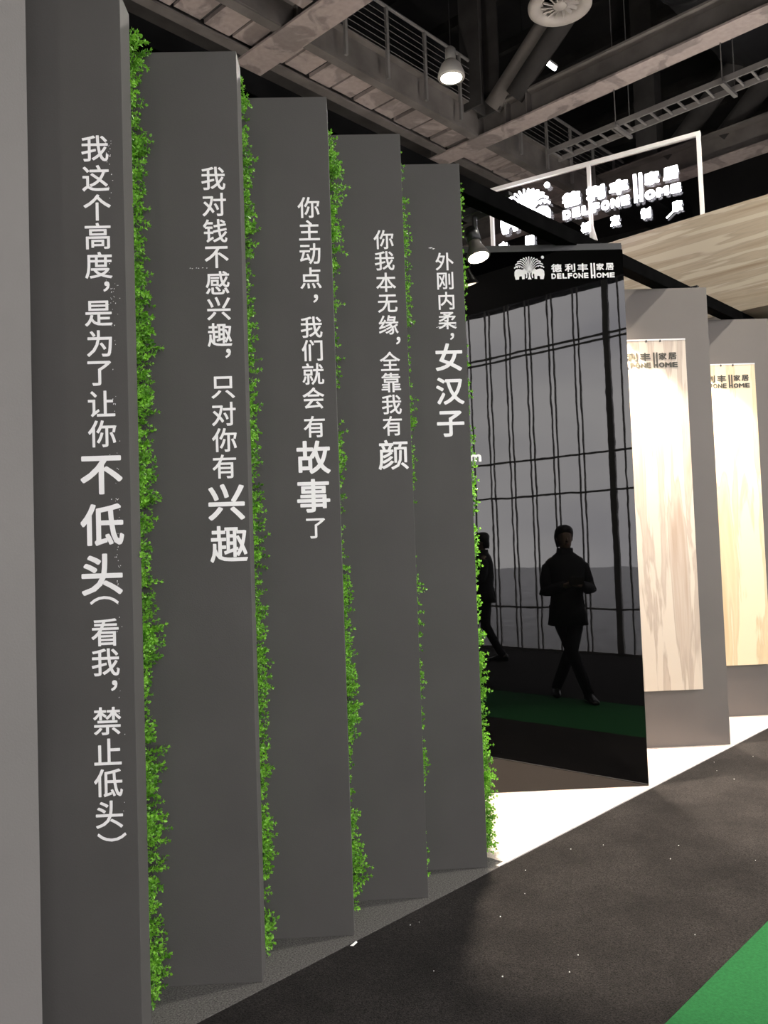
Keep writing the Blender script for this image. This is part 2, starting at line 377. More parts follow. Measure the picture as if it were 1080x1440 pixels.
# ------------------------------------------------------------------ the facade wall and the five blades
H = 3.575
fa = tag(MB().box(-3.4, 1.12, 0, 0.12, 0, 4.4).build('facade_wall', WALLP, loc=W(0, 2.556, 0), rotz=A_HALL), 'plain light grey end wall of the booth, left edge of the picture', 'wall')
blades = [(-0.859, 2.810), (-0.517, 3.172), (-0.186, 3.522), (0.140, 3.867), (0.452, 4.196)]
texts = [
 [('我',-0.096,3.019,''),('这',-0.095,2.914,''),('个',-0.092,2.811,''),('高',-0.092,2.711,''),('度',-0.091,2.609,''),('，',-0.066,2.534,''),('是',-0.095,2.441,''),('为',-0.094,2.337,''),('了',-0.096,2.234,''),('让',-0.091,2.129,''),('你',-0.091,2.026,''),('不',-0.096,1.885,'B'),('低',-0.097,1.716,'B'),('头',-0.101,1.548,'B'),('（',-0.095,1.461,'p'),('看',-0.095,1.353,''),('我',-0.095,1.253,''),('，',-0.068,1.174,''),('禁',-0.094,1.057,''),('止',-0.094,0.955,''),('低',-0.094,0.852,''),('头',-0.093,0.748,''),('）',-0.086,0.673,'p')],
 [('我',-0.102,3.066,''),('对',-0.101,2.962,''),('钱',-0.100,2.858,''),('不',-0.097,2.754,''),('感',-0.096,2.653,''),('兴',-0.094,2.552,''),('趣',-0.093,2.449,''),('，',-0.063,2.376,''),('只',-0.086,2.244,''),('对',-0.086,2.141,''),('你',-0.086,2.04,''),('有',-0.089,1.938,''),('兴',-0.085,1.801,'B'),('趣',-0.08,1.64,'B')],
 [('你',-0.093,3.085,''),('主',-0.093,2.985,''),('动',-0.093,2.882,''),('点',-0.093,2.776,''),('，',-0.075,2.686,''),('我',-0.097,2.562,''),('们',-0.097,2.461,''),('就',-0.096,2.359,''),('会',-0.098,2.255,''),('有',-0.098,2.132,''),('故',-0.106,2.001,'B'),('事',-0.111,1.837,'B'),('了',-0.106,1.698,'')],
 [('你',-0.096,3.063,''),('我',-0.095,2.961,''),('本',-0.092,2.858,''),('无',-0.088,2.756,''),('缘',-0.087,2.654,''),('，',-0.044,2.578,''),('全',-0.087,2.481,''),('靠',-0.085,2.38,''),('我',-0.086,2.276,''),('有',-0.086,2.175,''),('颜',-0.087,2.039,'B')],
 [('外',-0.096,3.062,''),('刚',-0.096,2.962,''),('内',-0.094,2.858,''),('柔',-0.093,2.755,''),('，',-0.072,2.673,''),('女',-0.093,2.566,'B'),('汉',-0.093,2.392,'B'),('子',-0.097,2.224,'B')]]
blab = ['tall dark grey upright fin with the longest column of white characters, nearest the left edge',
        'dark grey upright fin whose white text ends in two large characters 兴趣, second from left',
        'dark grey middle fin whose white text has large 故事 above a small last character',
        'dark grey upright fin whose white text ends in one large character 颜, fourth from left',
        'dark grey fin with the shortest white text, ending in three large characters 女汉子']
for (bx, by), tx, lb in zip(blades, texts, blab):
    t = thing('display_fin', lb, 'display fin', (bx, by, 0), A_FACE, 'dark grey fins with white lettering')
    MB().box(-0.52 if bx > -0.8 else -0.6, 0, 0, 0.12, 0, H).build('board', PAINT, t, bevel=0.0015)
    for ch, x, z, f in tx:
        em = 0.148 if f == 'B' else 0.098
        put_char(ch, x, -0.0012, z, em, VINYL, t, off=(0.021 if f == 'B' and ch not in '颜趣' else 0.013), rot=(PI/2 if f == 'p' else 0))

# ------------------------------------------------------------------ boxwood hedges between the fins
def leaf(vs, fs, p, d, up, L, wd):
    d = d.normalized(); sd = d.cross(up)
    if sd.length < 1e-3: sd = d.cross(Vector((1,0,0)))
    sd.normalize(); nn = sd.cross(d)
    k = len(vs)
    vs += [p, p + d*L*0.35 + sd*wd/2 + nn*L*0.08, p + d*L*0.35 - sd*wd/2 + nn*L*0.08, p + d*L*0.75 + sd*wd*0.36 + nn*L*0.04, p + d*L*0.75 - sd*wd*0.36 + nn*L*0.04, p + d*L - nn*L*0.05, p + d*L*0.55 - nn*L*0.03]
    fs += [(k, k+1, k+6), (k, k+6, k+2), (k+1, k+3, k+6), (k+2, k+6, k+4), (k+3, k+5, k+6), (k+4, k+6, k+5)]
def sprig_geo(rs, L=0.075):
    vs, fs = [], []
    bend = Vector((0, rs.uniform(-0.3, 0.3), rs.uniform(-0.1, 0.6)))
    n = 6
    pts = [Vector((L*t, 0, 0)) + bend*L*t*t for t in [i/n for i in range(n+1)]]
    for i in range(1, n+1):
        d = (pts[i] - pts[i-1]).normalized(); a0 = (i % 2)*PI/2 + rs.uniform(-0.3, 0.3)
        s1 = d.cross(Vector((0,0,1))).normalized(); s2 = s1.cross(d)
        for sg in (0, PI):
            o = s1*math.cos(a0+sg) + s2*math.sin(a0+sg)
            sc = 0.75 + 0.25*math.sin(PI*i/(n+0.5))
            leaf(vs, fs, pts[i], d*0.75 + o + Vector((rs.uniform(-.2,.2), rs.uniform(-.2,.2), rs.uniform(-.2,.2))), d, rs.uniform(0.015, 0.020)*sc, rs.uniform(0.010, 0.0125)*sc)
    leaf(vs, fs, pts[n], (pts[n]-pts[n-1]), Vector((0,0,1)), 0.013, 0.008)
    # stem: thin three-sided rod
    for i in range(n):
        a, b = pts[i], pts[i+1]; k = len(vs)
        for p in (a, b):
            for q in range(3): vs.append(p + Vector((0, math.cos(q*2.1), math.sin(q*2.1)))*0.0011)
        for q in range(3): fs.append((k+q, k+(q+1)%3, k+3+(q+1)%3, k+3+q))
    return [Vector(v) for v in vs], fs
rs = random.Random(3)
SPR = [sprig_geo(rs, rs.uniform(0.055, 0.08)) for _ in range(7)]
SPRM = []
for vs, fs in SPR:
    m_ = MB().add(vs, fs).mesh('sprig', LEAF); SPRM.append(m_)
hlab = ['boxwood hedge strip between the first and second fins from the left', 'leafy boxwood hedge strip right of the fin whose text ends in 兴趣',
        'narrow boxwood hedge strip right of the fin whose text includes large 故事', 'sparse boxwood hedge strip between the fourth fin and the last fin',
        'bright boxwood hedge beside the polished black panel, bulging out near the floor']
def hedge(i):
    bx, by = blades[i]
    if i < 4: y1 = blades[i+1][1] - by - 0.012
    else: y1 = 1.10
    y0 = 0.125
    t = thing('boxwood_hedge', hlab[i], 'hedge', (bx, by, 0), A_FACE, 'hedge strips behind the fins')
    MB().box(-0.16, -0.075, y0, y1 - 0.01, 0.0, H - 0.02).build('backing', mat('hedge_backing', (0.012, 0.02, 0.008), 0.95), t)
    R = random.Random(11 + i)
    ny = y1 - y0
    vs, fs = [], []
    cnt = [900, 850, 800, 760, 2300][i]
    base_push = [0.003, 0.006, 0.010, 0.008, 0.022][i]
    allp = []
    for k in range(cnt):
        z = R.uniform(0.02, H - 0.03)
        y = y0 + ny * R.random() ** (1.0 if i < 4 else 2.2)
        y = min(max(y, y0 + 0.02), y1 - 0.045)
        cl = noise.noise(Vector((z*3.1 + i*17, y*2.0, 3.3)))*0.042 + noise.noise(Vector((z*9 + i*5, y*5, 9.1)))*0.032
        if i in (2, 3): cl += noise.noise(Vector((z*2.0 + i*7, 0, 1.1)))*0.025
        if i == 4 and z < 0.62:
            cl += 0.036 * min(1, (0.62 - z)/0.08)
        x = -0.068 + base_push + cl + R.uniform(-0.012, 0.008)
        d = Vector((1, R.uniform(-0.75, 0.75), R.uniform(-0.5, 1.0))).normalized()
        allp.append((x, y, z, d, R.uniform(0.75, 1.2)))
    # the ones that reach out farthest and sit near the front show largest
    allp.sort(key=lambda q: -(q[0] - (q[1]-y0)*0.12))
    for j, (x, y, z, d, sc) in enumerate(allp):
        rot = d.to_track_quat('X', 'Z').to_matrix()
        M = Matrix.Translation((x, y, z)) @ (rot @ Matrix.Rotation(R.uniform(0, 6.28), 3, 'X')).to_4x4() @ Matrix.Scale(sc, 4)
        if j < 190:
            o = link('sprig', SPRM[j % 7], t); o.matrix_local = M
        else:
            g = SPR[R.randrange(7)]; k = len(vs)
            vs += [tuple(M @ v) for v in g[0]]; fs += [tuple(q + k for q in f) for f in g[1]]
    fo = MB(); fo.v = vs; fo.f = fs
    fo.build('foliage', LEAF, t)['kind'] = 'stuff'
for i in range(5): hedge(i)

# ------------------------------------------------------------------ the display panels beyond
def corner(s, n=2.55): return W(s, n, 0)
t = thing('stone_display', 'tall panel clad in polished black stone with white company logo at its top', 'display panel', corner(5.109), A_FACE, 'tall panels with stone slabs')
MB().box(-1.28, 0, 0.012, 0.12, 0, H + 0.005).build('board', PANEL, t, bevel=0.001)
MB().box(-1.275, 0, 0, 0.012, 0.004, H - 0.03).build('stone_slab', POLISH, t)
MB().box(-1.28, -0.01, -0.006, 0.02, H - 0.03, H + 0.012).build('top_rail', mat('rail_dark', (0.04, 0.04, 0.04), 0.45), t)
logo(t, -0.487, 3.356, -0.0006, 1.0, VINYL)
put_fit('m', -1.083, -1.006, 2.150, 2.20, -0.0006, VINYL, t, 0.04)
def stone_panel(s, label, slab_m, x0, x1, z0, z1, tx, tz):
    t = thing('stone_display', label, 'display panel', corner(s), A_FACE, 'tall panels with stone slabs')
    MB().box(-1.32, 0, 0, 0.12, 0, H).build('board', PANEL, t, bevel=0.001)
    sl = MB().box(x0, x1, -0.055, -0.040, z0, z1).build('stone_slab', slab_m, t, bevel=0.001)
    MB().box(x0 + 0.08, x1 - 0.03, -0.04, 0, z0 + 0.004, z1 - 0.03).build('slab_mount', BLACKM, t)
    MB().box(x0, x1, -0.058, -0.036, z1, z1 + 0.012).build('top_rail', FRAMEW, t)
    for q in (0.2, 0.31, 0.6): MB().box(x1 - q - 0.004, x1 - q + 0.004, -0.062, -0.054, z1 - 0.012, z1 + 0.006).build('clip', BLACKM, t)
    k = 1.19
    logo(t, tx - 0.4265 * k, tz, -0.0565, k, OLIVE)
stone_panel(6.494, 'grey panel carrying a brightly lit grey-beige travertine slab, directly behind the black stone panel', TILE, -1.12, -0.213, 0.440, 3.147, -0.282, 2.934)
stone_panel(7.879, 'grey panel carrying a honey-coloured travertine slab, farthest right and cut by the picture edge', TILEY, -1.12, -0.173, 0.458, 3.145, -0.228, 2.936)

# long black beam lying on the tops of the fins and panels
tag(MB().box(0.9, 13, 0, 0.10, 0, 0.10).build('lighting_beam', BEAMK, loc=W(0, 2.762, H + 0.004), rotz=A_HALL, bevel=0.004), 'long glossy black square beam running above the fins and panels', 'beam')

# spotlights hung from the beam
def spotlight(s, n, label, target, power, size=math.radians(95), bs=1.0):
    t = thing('spotlight', label, 'spotlight', W(s, n, 3.49), A_HALL, 'black arm spotlights along the beam')
    yb = 2.81 - n
    MB().box(-0.02, 0.02, yb, 0.02, 0.245, 0.265).build('arm', BLACKM, t)
    MB().box(-0.05, 0.05, -0.09, 0.09, 0.195, 0.245).build('track_adapter', BLACKM, t, bevel=0.004)
    d = (Vector(target) - W(s, n, 3.49)); d = Matrix.Rotation(-A_HALL, 3, 'Z') @ d; d.normalize()
    q = d.to_track_quat('-Z', 'Y').to_matrix().to_4x4()
    M = q @ Matrix.Scale(bs, 4)
    MB().tube([(0,0,0.2), (0,0,0.10)], 0.017, 10).build('stem', BLACKM, t)
    MB().lathe([(0.0,0.10),(0.034,0.10),(0.036,0.03),(0.03,0.03),(0.0,0.03)], 20, M).build('lamp_holder', BLACKM, t, smooth=True)
    MB().lathe([(0.028,0.04),(0.032,0.01),(0.052,-0.035),(0.060,-0.055),(0.058,-0.058)], 24, M).build('bulb', mat('bulb_shell', (0.10, 0.09, 0.08), 0.3), t, smooth=True)
    MB().lathe([(0.0,-0.066),(0.03,-0.064),(0.057,-0.056),(0.057,-0.052),(0.0,-0.052)], 24, M).build('bulb_face', mat('spot_glow', (1,1,1), 0.5, emit=(1.0, 0.83, 0.62), estr=45), t, smooth=True)
    hoop = [M @ Vector((0.064*math.cos(a), 0, 0.02 + 0.075*math.sin(a))) for a in [PI*i/10 for i in range(11)]]
    MB().tube(hoop, 0.0022, 6).build('yoke', BLACKM, t)
    ld = bpy.data.lights.new('spot_beam', 'SPOT'); ld.energy = power; ld.color = (1.0, 0.86, 0.70); ld.spot_size = size; ld.spot_blend = 0.35; ld.shadow_soft_size = 0.06
    lo = bpy.data.objects.new('spot_beam', ld); C.objects.link(lo); lo.parent = t
    lo.matrix_local = Matrix.Translation(d * 0.075 * bs) @ q
    l2 = ld.copy(); l2.energy = power * 0.28; l2.spot_size = math.radians(140); l2.spot_blend = 1.0
    o2 = bpy.data.objects.new('spot_spill', l2); C.objects.link(o2); o2.parent = t; o2.matrix_local = lo.matrix_local.copy()
SPOTP = 2600
def facept(s, u, z):   # a point on a panel's face plane
    return corner(s) + Vector((math.cos(A_FACE), math.sin(A_FACE), 0))*u + Vector((0, 0, z))
spotlight(4.20, 3.09, 'glowing black arm spotlight in front of the polished black panel', (1.30, 4.45, 0.0), 1200, math.radians(54), 1.3)
spotlight(5.60, 3.12, 'black arm spotlight in front of the panel with the grey-beige travertine slab', facept(6.494, -0.62, 1.5), 1300, math.radians(80))
spotlight(6.98, 3.12, 'black arm spotlight in front of the panel with the honey-coloured travertine slab', facept(7.879, -0.60, 1.5), 1100, math.radians(80))

# ------------------------------------------------------------------ travertine header and the illuminated sign standing on it
hd = tag(MB().box(0, 1.1, -0.5, 3.9, 0, 1.012).build('header_box', TRAV, loc=W(7.851, 2.3, 3.688), rotz=A_HALL, bevel=0.002), 'large travertine-clad header box spanning high over the booth, below the glowing sign', 'header')
tag(MB().box(0, 0.9, -0.35, 0.35, 0, 3.686).build('header_pier', PANEL, loc=W(8.0, 5.8, 0), rotz=A_HALL), 'grey pier carrying the travertine header behind the black stone panel', 'pier')
tag(MB().box(0, 0.9, -0.15, 0.15, 0, 3.686).build('header_pier', PANEL, loc=W(8.0, 2.0, 0), rotz=A_HALL), 'grey pier carrying the outer end of the travertine header', 'pier')
pv = W(7.90, 0, 0)
# pivot of the sign: its right-hand post
sg_dir = math.radians(149)
piv = Vector((3.177, 7.869, 4.70))
sign = thing('illuminated_sign', 'white-framed sign with glowing white elephant emblem and lettering on top of the travertine header', 'sign', piv, sg_dir + PI, None)
# local +x runs to the right as read from the aisle, so the right-hand post is x = 0
fr = 0.022
S = sign
MB().box(-2.18, 0.02, -fr, fr, 0.83-0.04, 0.83).build('frame_rail', FRAMEW, S)
for x, lb in ((0, 1), (-1.083, 1), (-2.18, 1)): MB().box(x - 0.018, x + 0.018, -fr, fr, 0.0, 0.79).build('frame_post', FRAMEW, S)
MB().add([(-1.10,-fr,0.16),(-1.066,-fr,0.16),(-1.03,-fr,0),(-1.10,-fr,0),(-1.10,fr,0.16),(-1.066,fr,0.16),(-1.03,fr,0),(-1.10,fr,0)], [(0,3,2,1),(4,5,6,7),(0,1,5,4),(1,2,6,5),(2,3,7,6),(3,0,4,7)]).build('post_foot', FRAMEW, S)
MB().box(-2.16, -0.02, 0.003, 0.009, 0.01, 0.79).build('acrylic_sheet', ACRYL, S)
GLOW = mat('sign_glow', (1,1,1), 0.5, emit=(0.93, 0.92, 1.0), estr=9)
logo(S, -1.372, 0.275, -0.03, 2.80, GLOW, depth=0.02, fat=0.055)
for i, ch in enumerate('中国岩板定制家'):
    x = -2.05 + i*0.305
    put_fit(ch, x - 0.05, x + 0.05, 0.09, 0.20, -0.03, GLOW, S, 0.07)
MB().tube([(-0.33,-0.03,0.05),(-0.22,-0.03,0.13)], 0.008, 8).build('glow_stroke', GLOW, S)  # short glowing diagonal stroke beside the last small character

# ------------------------------------------------------------------ overhead structure
Z0 = 8.0
cw = thing('service_catwalk', 'weathered service catwalk hanging overhead with slab deck, edge girders and cable railing', 'catwalk', W(0, 0, Z0), A_HALL)
def hall_box(mb, s0, s1, n0, n1, z0, z1): return mb.box(s0, s1, n0, n1, z0, z1)
hall_box(hall_box(MB(), -2, 15, 8.16, 8.31, 0, 0.03), -2, 15, 8.29, 8.32, 0.03, 0.42).build('edge_girder', STEELD, cw)
hall_box(hall_box(hall_box(MB(), -2, 15, 7.51, 7.65, 0, 0.025), -2, 15, 7.505, 7.535, 0.025, 0.38), -2, 15, 7.40, 7.535, 0.38, 0.40).build('edge_girder', STEELD, cw)
x = 6.60 - 0.4255*18
sl0 = None
while x < 14.8:
    hh = 0.085 + 0.012*math.sin(x*7.3)
    MB().box(x + 0.03, x + 0.4255 - 0.03, 7.64, 8.19, hh, hh + 0.09).build('deck_slab', STEEL, cw)
    MB().box(x - 0.03, x + 0.03, 7.64, 8.19, 0.13, 0.24).build('deck_joist', STEELK, cw)
    x += 0.4255
# a lower dark ceiling strip beyond the outer girder
MB().box(-2, 15, 8.33, 9.2, 0.40, 0.44).build('outer_ledge', STEELK, cw)
s_ = 3.40
while s_ < 15:
    MB().box(s_ - 0.022, s_ + 0.022, 7.36, 7.40, -0.0, 1.02).build('rail_post', PIPE, cw); s_ += 0.80 if s_ > 0 else 0.8
MB().tube([(-2, 7.38, 1.02), (15, 7.38, 1.02)], 0.024, 8).build('handrail', PIPE, cw)
for k in range(6): MB().tube([(-2, 7.38, 0.42 + k*0.095), (15, 7.38, 0.42 + k*0.095)], 0.005, 5).build('rail_cable', WIRE, cw)
MB().box(-2, 15, 8.26, 8.30, 1.0, 1.05).build('handrail', PIPE, cw)

def girder(s, label, n0=-3.0, n1=8.6, zz=8.0, wdt=0.36, hgt=0.38, m=STEEL):
    t = thing('roof_girder', label, 'girder', W(s, 0, zz), A_HALL, 'heavy cross girders under the roof')
    MB().box(-wdt/2, wdt/2, n0, n1, 0, 0.03).build('bottom_flange', m, t)
    MB().box(-0.02, 0.02, n0, n1, 0.03, hgt).build('web', STEELD, t)
    MB().box(-wdt/2, wdt/2, n0, n1, hgt, hgt + 0.03).build('top_flange', STEELD, t)
    return t
gB = girder(6.64, 'wide mottled cross girder overhead, nearest, crossing above the second fin', zz=7.97, wdt=0.43)
gA = girder(10.57, 'long pale cross girder overhead in the middle, below the round air diffuser', zz=7.985)
for n in (7.0, 6.62): 
    for sg in (-1, 1): MB().box(sg*0.02, sg*0.17, n - 0.008, n + 0.008, 0.03, 0.38).build('stiffener', STEELD, gA)
gC = girder(14.2, 'far cross girder overhead behind the glowing sign', zz=7.985, wdt=0.42, hgt=0.45, n1=16)
girder(2.6, 'cross girder overhead out of sight above the aisle', zz=7.97) if False else None
# gusset corbels beside the nearest girder
for (n, s0) in ((7.55, 5.95),):
    tag(MB().prism([(0,0),(0.46,0),(0.46,0.02),(0.0,0.42)], -0.09, 0.09).build('bracket', STEEL, loc=W(s0, n - 0.55, 8.02), rotz=A_HALL), 'pale tapered bracket beside the nearest cross girder', 'bracket')
# truss post and diagonals standing on the middle girder
tr = thing('roof_truss', 'dark roof truss with H-section post and paired diagonal struts rising from the middle girder', 'truss', W(10.4, 7.2, 8.36), A_HALL)
MB().box(-0.36,-0.33,-0.03,0.34,-0.1,4.1).box(-0.33,-0.03,0.14,0.17,-0.1,4.1).box(-0.03,0.0,-0.14,0.28,-0.1,4.1).build('post', STEELK, tr)
for (y0,z0,y1,z1) in ((0.02,0.0,-4.6,3.9),(-0.38,0.0,-5.0,3.9)):
    MB().tube([(0, y0, z0), (0, y1, z1)], 0.15, 12).build('diagonal', STEELD if y0 > 0 else STEELK, tr, smooth=True)
MB().box(-0.02, 0.34, -0.5, 0.4, 0.02, 0.05).build('node_plate', STEELK, tr)
MB().box(-0.12, 0.12, -10.2, 1.4, 3.8, 4.05).build('top_chord', STEELK, tr)
tr2 = thing('roof_truss', 'dark distant roof truss with one sloping strut seen behind the cable ladder', 'truss', W(14.3, 5.8, 8.44), A_HALL)
MB().box(-0.14, 0.14, 0.5, 0.9, 0, 4.0).build('post', STEELK, tr2)
MB().tube([(0, 0.4, 0), (0, -3.6, 3.6)], 0.17, 12).build('diagonal', STEELK, tr2, smooth=True)
MB().tube([(0, -0.6, 0), (0, -4.6, 3.6)], 0.17, 12).build('diagonal', STEELK, tr2, smooth=True)
MB().box(-0.12, 0.12, -9, 2, 3.75, 4.0).build('top_chord', STEELK, tr2)
# cable ladder
cl = thing('cable_ladder', 'grey cable ladder tray running level below the roof, above the glowing sign', 'cable ladder', W(10.94, 0, 7.5), A_HALL)
for sx in (-0.165, 0.165): MB().box(sx - 0.012, sx + 0.012, -3.0, 6.52, -0.03, 0.05).build('side_rail', PIPE, cl)
n = 6.45
while n > -2.9:
    MB().box(-0.155, 0.155, n - 0.014, n + 0.014, -0.01, 0.012).build('rung', PIPE, cl); n -= 0.195
for n in (5.36, 3.86, 2.62):
    MB().box(-0.24, 0.24, n - 0.025, n + 0.025, -0.07, -0.03).build('support_bar', PIPE, cl)
    for sx in (-0.22, 0.22): MB().tube([(sx, n, -0.05), (sx, n, 4.9)], 0.008, 6).build('hanger_rod', WIRE, cl)
# round air diffuser under a duct drop
av = thing('air_diffuser', 'round cream ceiling air diffuser with radial blades at the top of the picture', 'air diffuser', W(8.36, 4.80, 7.80), A_HALL)
MB().lathe([(0.20,0.14),(0.215,0.05),(0.26,0.01),(0.33,0.0),(0.365,0.02),(0.37,0.06),(0.33,0.10),(0.24,0.20),(0.22,0.20)], 40).build('ring', VENT, av, smooth=True)
MB().lathe([(0.0,0.015),(0.07,0.02),(0.085,0.04),(0.085,0.07),(0.0,0.07)], 24).build('hub', VENT, av, smooth=True)
bl = MB().box(0.08, 0.215, -0.006, 0.006, 0.03, 0.07, Matrix.Rotation(0.5, 4, 'X')).mesh('blade', VENT)
for k in range(14):
    o = link('blade', bl, av, (0,0,0), 2*PI*k/14)
MB().lathe([(0.215,0.12),(0.215,1.6),(0.20,1.6),(0.20,0.12)], 32).build('duct_drop', DUCT, av, smooth=True)
# big dark ducts
def duct(label, s0, s1, n, z, r, ring=1.2):
    t = thing('air_duct', label, 'duct', W(s0, n, z), A_HALL, 'large dark ducts below the roof')
    L = s1 - s0
    MB().tube([(0,0,0),(L,0,0)], r, 28).build('pipe', DUCT, t, smooth=True)
    x = 0.3
    while x < L: MB().tube([(x,0,0),(x+0.05,0,0)], r + 0.025, 28).build('seam_ring', DUCT, t, smooth=True); x += ring
duct('large dark round duct passing above the air diffuser', 2, 20, 4.6, 10.1, 0.62)
duct('large dark round duct farther right, above the cable ladder', 6, 23, 1.6, 10.2, 0.8)
tag(MB().box(0,14,-0.5,0.5,0,0.5).build('air_duct', DUCT, loc=W(8.5, 9.6, 10.3), rotz=A_HALL), 'square dark duct above the catwalk', 'duct', 'large dark ducts below the roof')
# roof purlins
pm = MB().box(-0.06, 0.06, -3.0, 15.9, 0, 0.22).mesh('roof_purlin', STEELK)
for k in range(14):
    link('roof_purlin', pm, roof, (3.2 + k*1.45, 0, 12.27))

# hall lamps
def highbay(s, n, z, label, e=160):
    t = thing('pendant_lamp', label, 'pendant lamp', W(s, n, z), A_HALL, 'bell-shaped hall pendants')
    MB().lathe([(0.152,0.0),(0.158,0.012),(0.15,0.06),(0.115,0.15),(0.072,0.20),(0.066,0.205),(0.062,0.20),(0.105,0.145),(0.14,0.06),(0.148,0.012)], 32).build('shade', LAMPW, t, smooth=True)
    MB().lathe([(0.0,0.205),(0.062,0.205),(0.062,0.34),(0.03,0.37),(0.0,0.37)], 24).build('ballast_housing', PIPE, t, smooth=True)
    MB().lathe([(0.0,-0.012),(0.07,-0.009),(0.146,0.004),(0.148,0.03),(0.0,0.03)], 32).build('lens', mat('hall_glow', (1,1,1), 0.5, emit=(1.0, 0.97, 0.80), estr=16), t, smooth=True)
    MB().tube([(0,0,0.37),(0,0,12.3 - z)], 0.006, 6).build('cord', BLACKM, t)
    ld = bpy.data.lights.new('lamp_light', 'SPOT'); ld.energy = e; ld.color = (1.0, 0.95, 0.85); ld.spot_size = math.radians(165); ld.spot_blend = 0.5; ld.shadow_soft_size = 0.14
    lo = bpy.data.objects.new('lamp_light', ld); C.objects.link(lo); lo.parent = t; lo.location = (0, 0, -0.03)
highbay(7.44, 5.72, 7.0, 'glowing bell-shaped pendant lamp hanging in front of the catwalk railing', 900)
highbay(6.6, 0.4, 7.0, 'added bell-shaped pendant lamp over the aisle, unseen to the right of the picture', 1700)  # unseen lamp added to brighten the header and the fins' side edges
for s_, n_, lb in ((-3.5, -1.2, 'added unseen bell-shaped pendant lamp over the aisle behind the viewer, nearest the glass wall'), (-5.5, 2.0, 'added unseen bell-shaped pendant lamp far behind the viewer on the booth side'), (0.6, -1.4, 'added unseen bell-shaped pendant lamp over the aisle just behind the viewer')):
    highbay(s_, n_, 7.0, lb, 300)  # unseen lamps added to light the fin fronts from behind the camera
def tube_light(s, n, z, label, L=0.5):
    t = thing('tube_lamp', label, 'tube lamp', W(s, n, z), A_HALL, 'small bright tubes under the roof')
    MB().box(-L/2, L/2, -0.05, 0.05, 0.03, 0.07).build('housing', FRAMEW, t)
    MB().tube([(-L/2+0.02,0,0.005),(L/2-0.02,0,0.005)], 0.028, 10).build('tube', mat('tube_glow', (1,1,1), 0.5, emit=(0.95, 1.0, 1.0), estr=14), t, smooth=True)
    MB().tube([(0,0.03,0.07),(0,0.03,12.4-z)], 0.006, 6).build('hanger_rod', BLACKM, t)
tube_light(12.5, 7.46, 10.0, 'short bright fluorescent tube seen through the truss left of the middle girder', 0.48)
tube_light(12.9, 8.2, 9.4, 'tiny bright tube just above the middle girder, left of the larger tube', 0.2)


# ------------------------------------------------------------------ people standing in the aisle to the right (seen mirrored in the black stone)
SKIN = mat('skin', (0.34, 0.22, 0.17), 0.55)
HAIR = mat('black_hair', (0.012, 0.010, 0.010), 0.5)
COAT = mat('dark_coat', (0.018, 0.018, 0.022), 0.8, noise_s=40, noise_a=0.2)
TROU = mat('dark_trousers', (0.014, 0.015, 0.02), 0.85, noise_s=40, noise_a=0.2)
SHOE = mat('black_shoe', (0.01, 0.01, 0.01), 0.35)
PHONEM = mat('phone_case', (0.02, 0.02, 0.02), 0.3)
EYEW = mat('eye_white', (0.7, 0.68, 0.66), 0.3); EYED = mat('eye_dark', (0.02, 0.012, 0.01), 0.2); LIP = mat('lip', (0.35, 0.14, 0.12), 0.5)
def skin_tubes(edges, pos, rad, sub=2):
    """one continuous skinned surface over a skeleton"""
    names = list(pos); idx = {k: i for i, k in enumerate(names)}
    me = bpy.data.meshes.new('sk'); me.from_pydata([pos[k] for k in names], [(idx[a], idx[b]) for a, b in edges], []); me.update()
    o = bpy.data.objects.new('sk', me); C.objects.link(o)
    md = o.modifiers.new('s', 'SKIN'); md.use_smooth_shade = True
    for i, k in enumerate(names):
        v = me.skin_vertices[0].data[i]; v.radius = (rad[k], rad[k]); v.use_root = (k == names[0])
    ms = o.modifiers.new('u', 'SUBSURF'); ms.levels = sub
    dg = bpy.context.evaluated_depsgraph_get(); dg.update()
    m2 = bpy.data.meshes.new_from_object(o.evaluated_get(dg))
    mb = MB(); mb.add([v.co.copy() for v in m2.vertices], [tuple(p.vertices) for p in m2.polygons])
    bpy.data.objects.remove(o); return mb
def ell(cx, cy, z, rx, ry, n=24, p=2.3, rot=0):
    out = []
    for k in range(n):
        a = 2*PI*k/n; c, s_ = math.cos(a), math.sin(a)
        x = rx*math.copysign(abs(c)**(2/p), c); y = ry*math.copysign(abs(s_)**(2/p), s_)
        out.append((cx + x*math.cos(rot) - y*math.sin(rot), cy + x*math.sin(rot) + y*math.cos(rot), z))
    return out
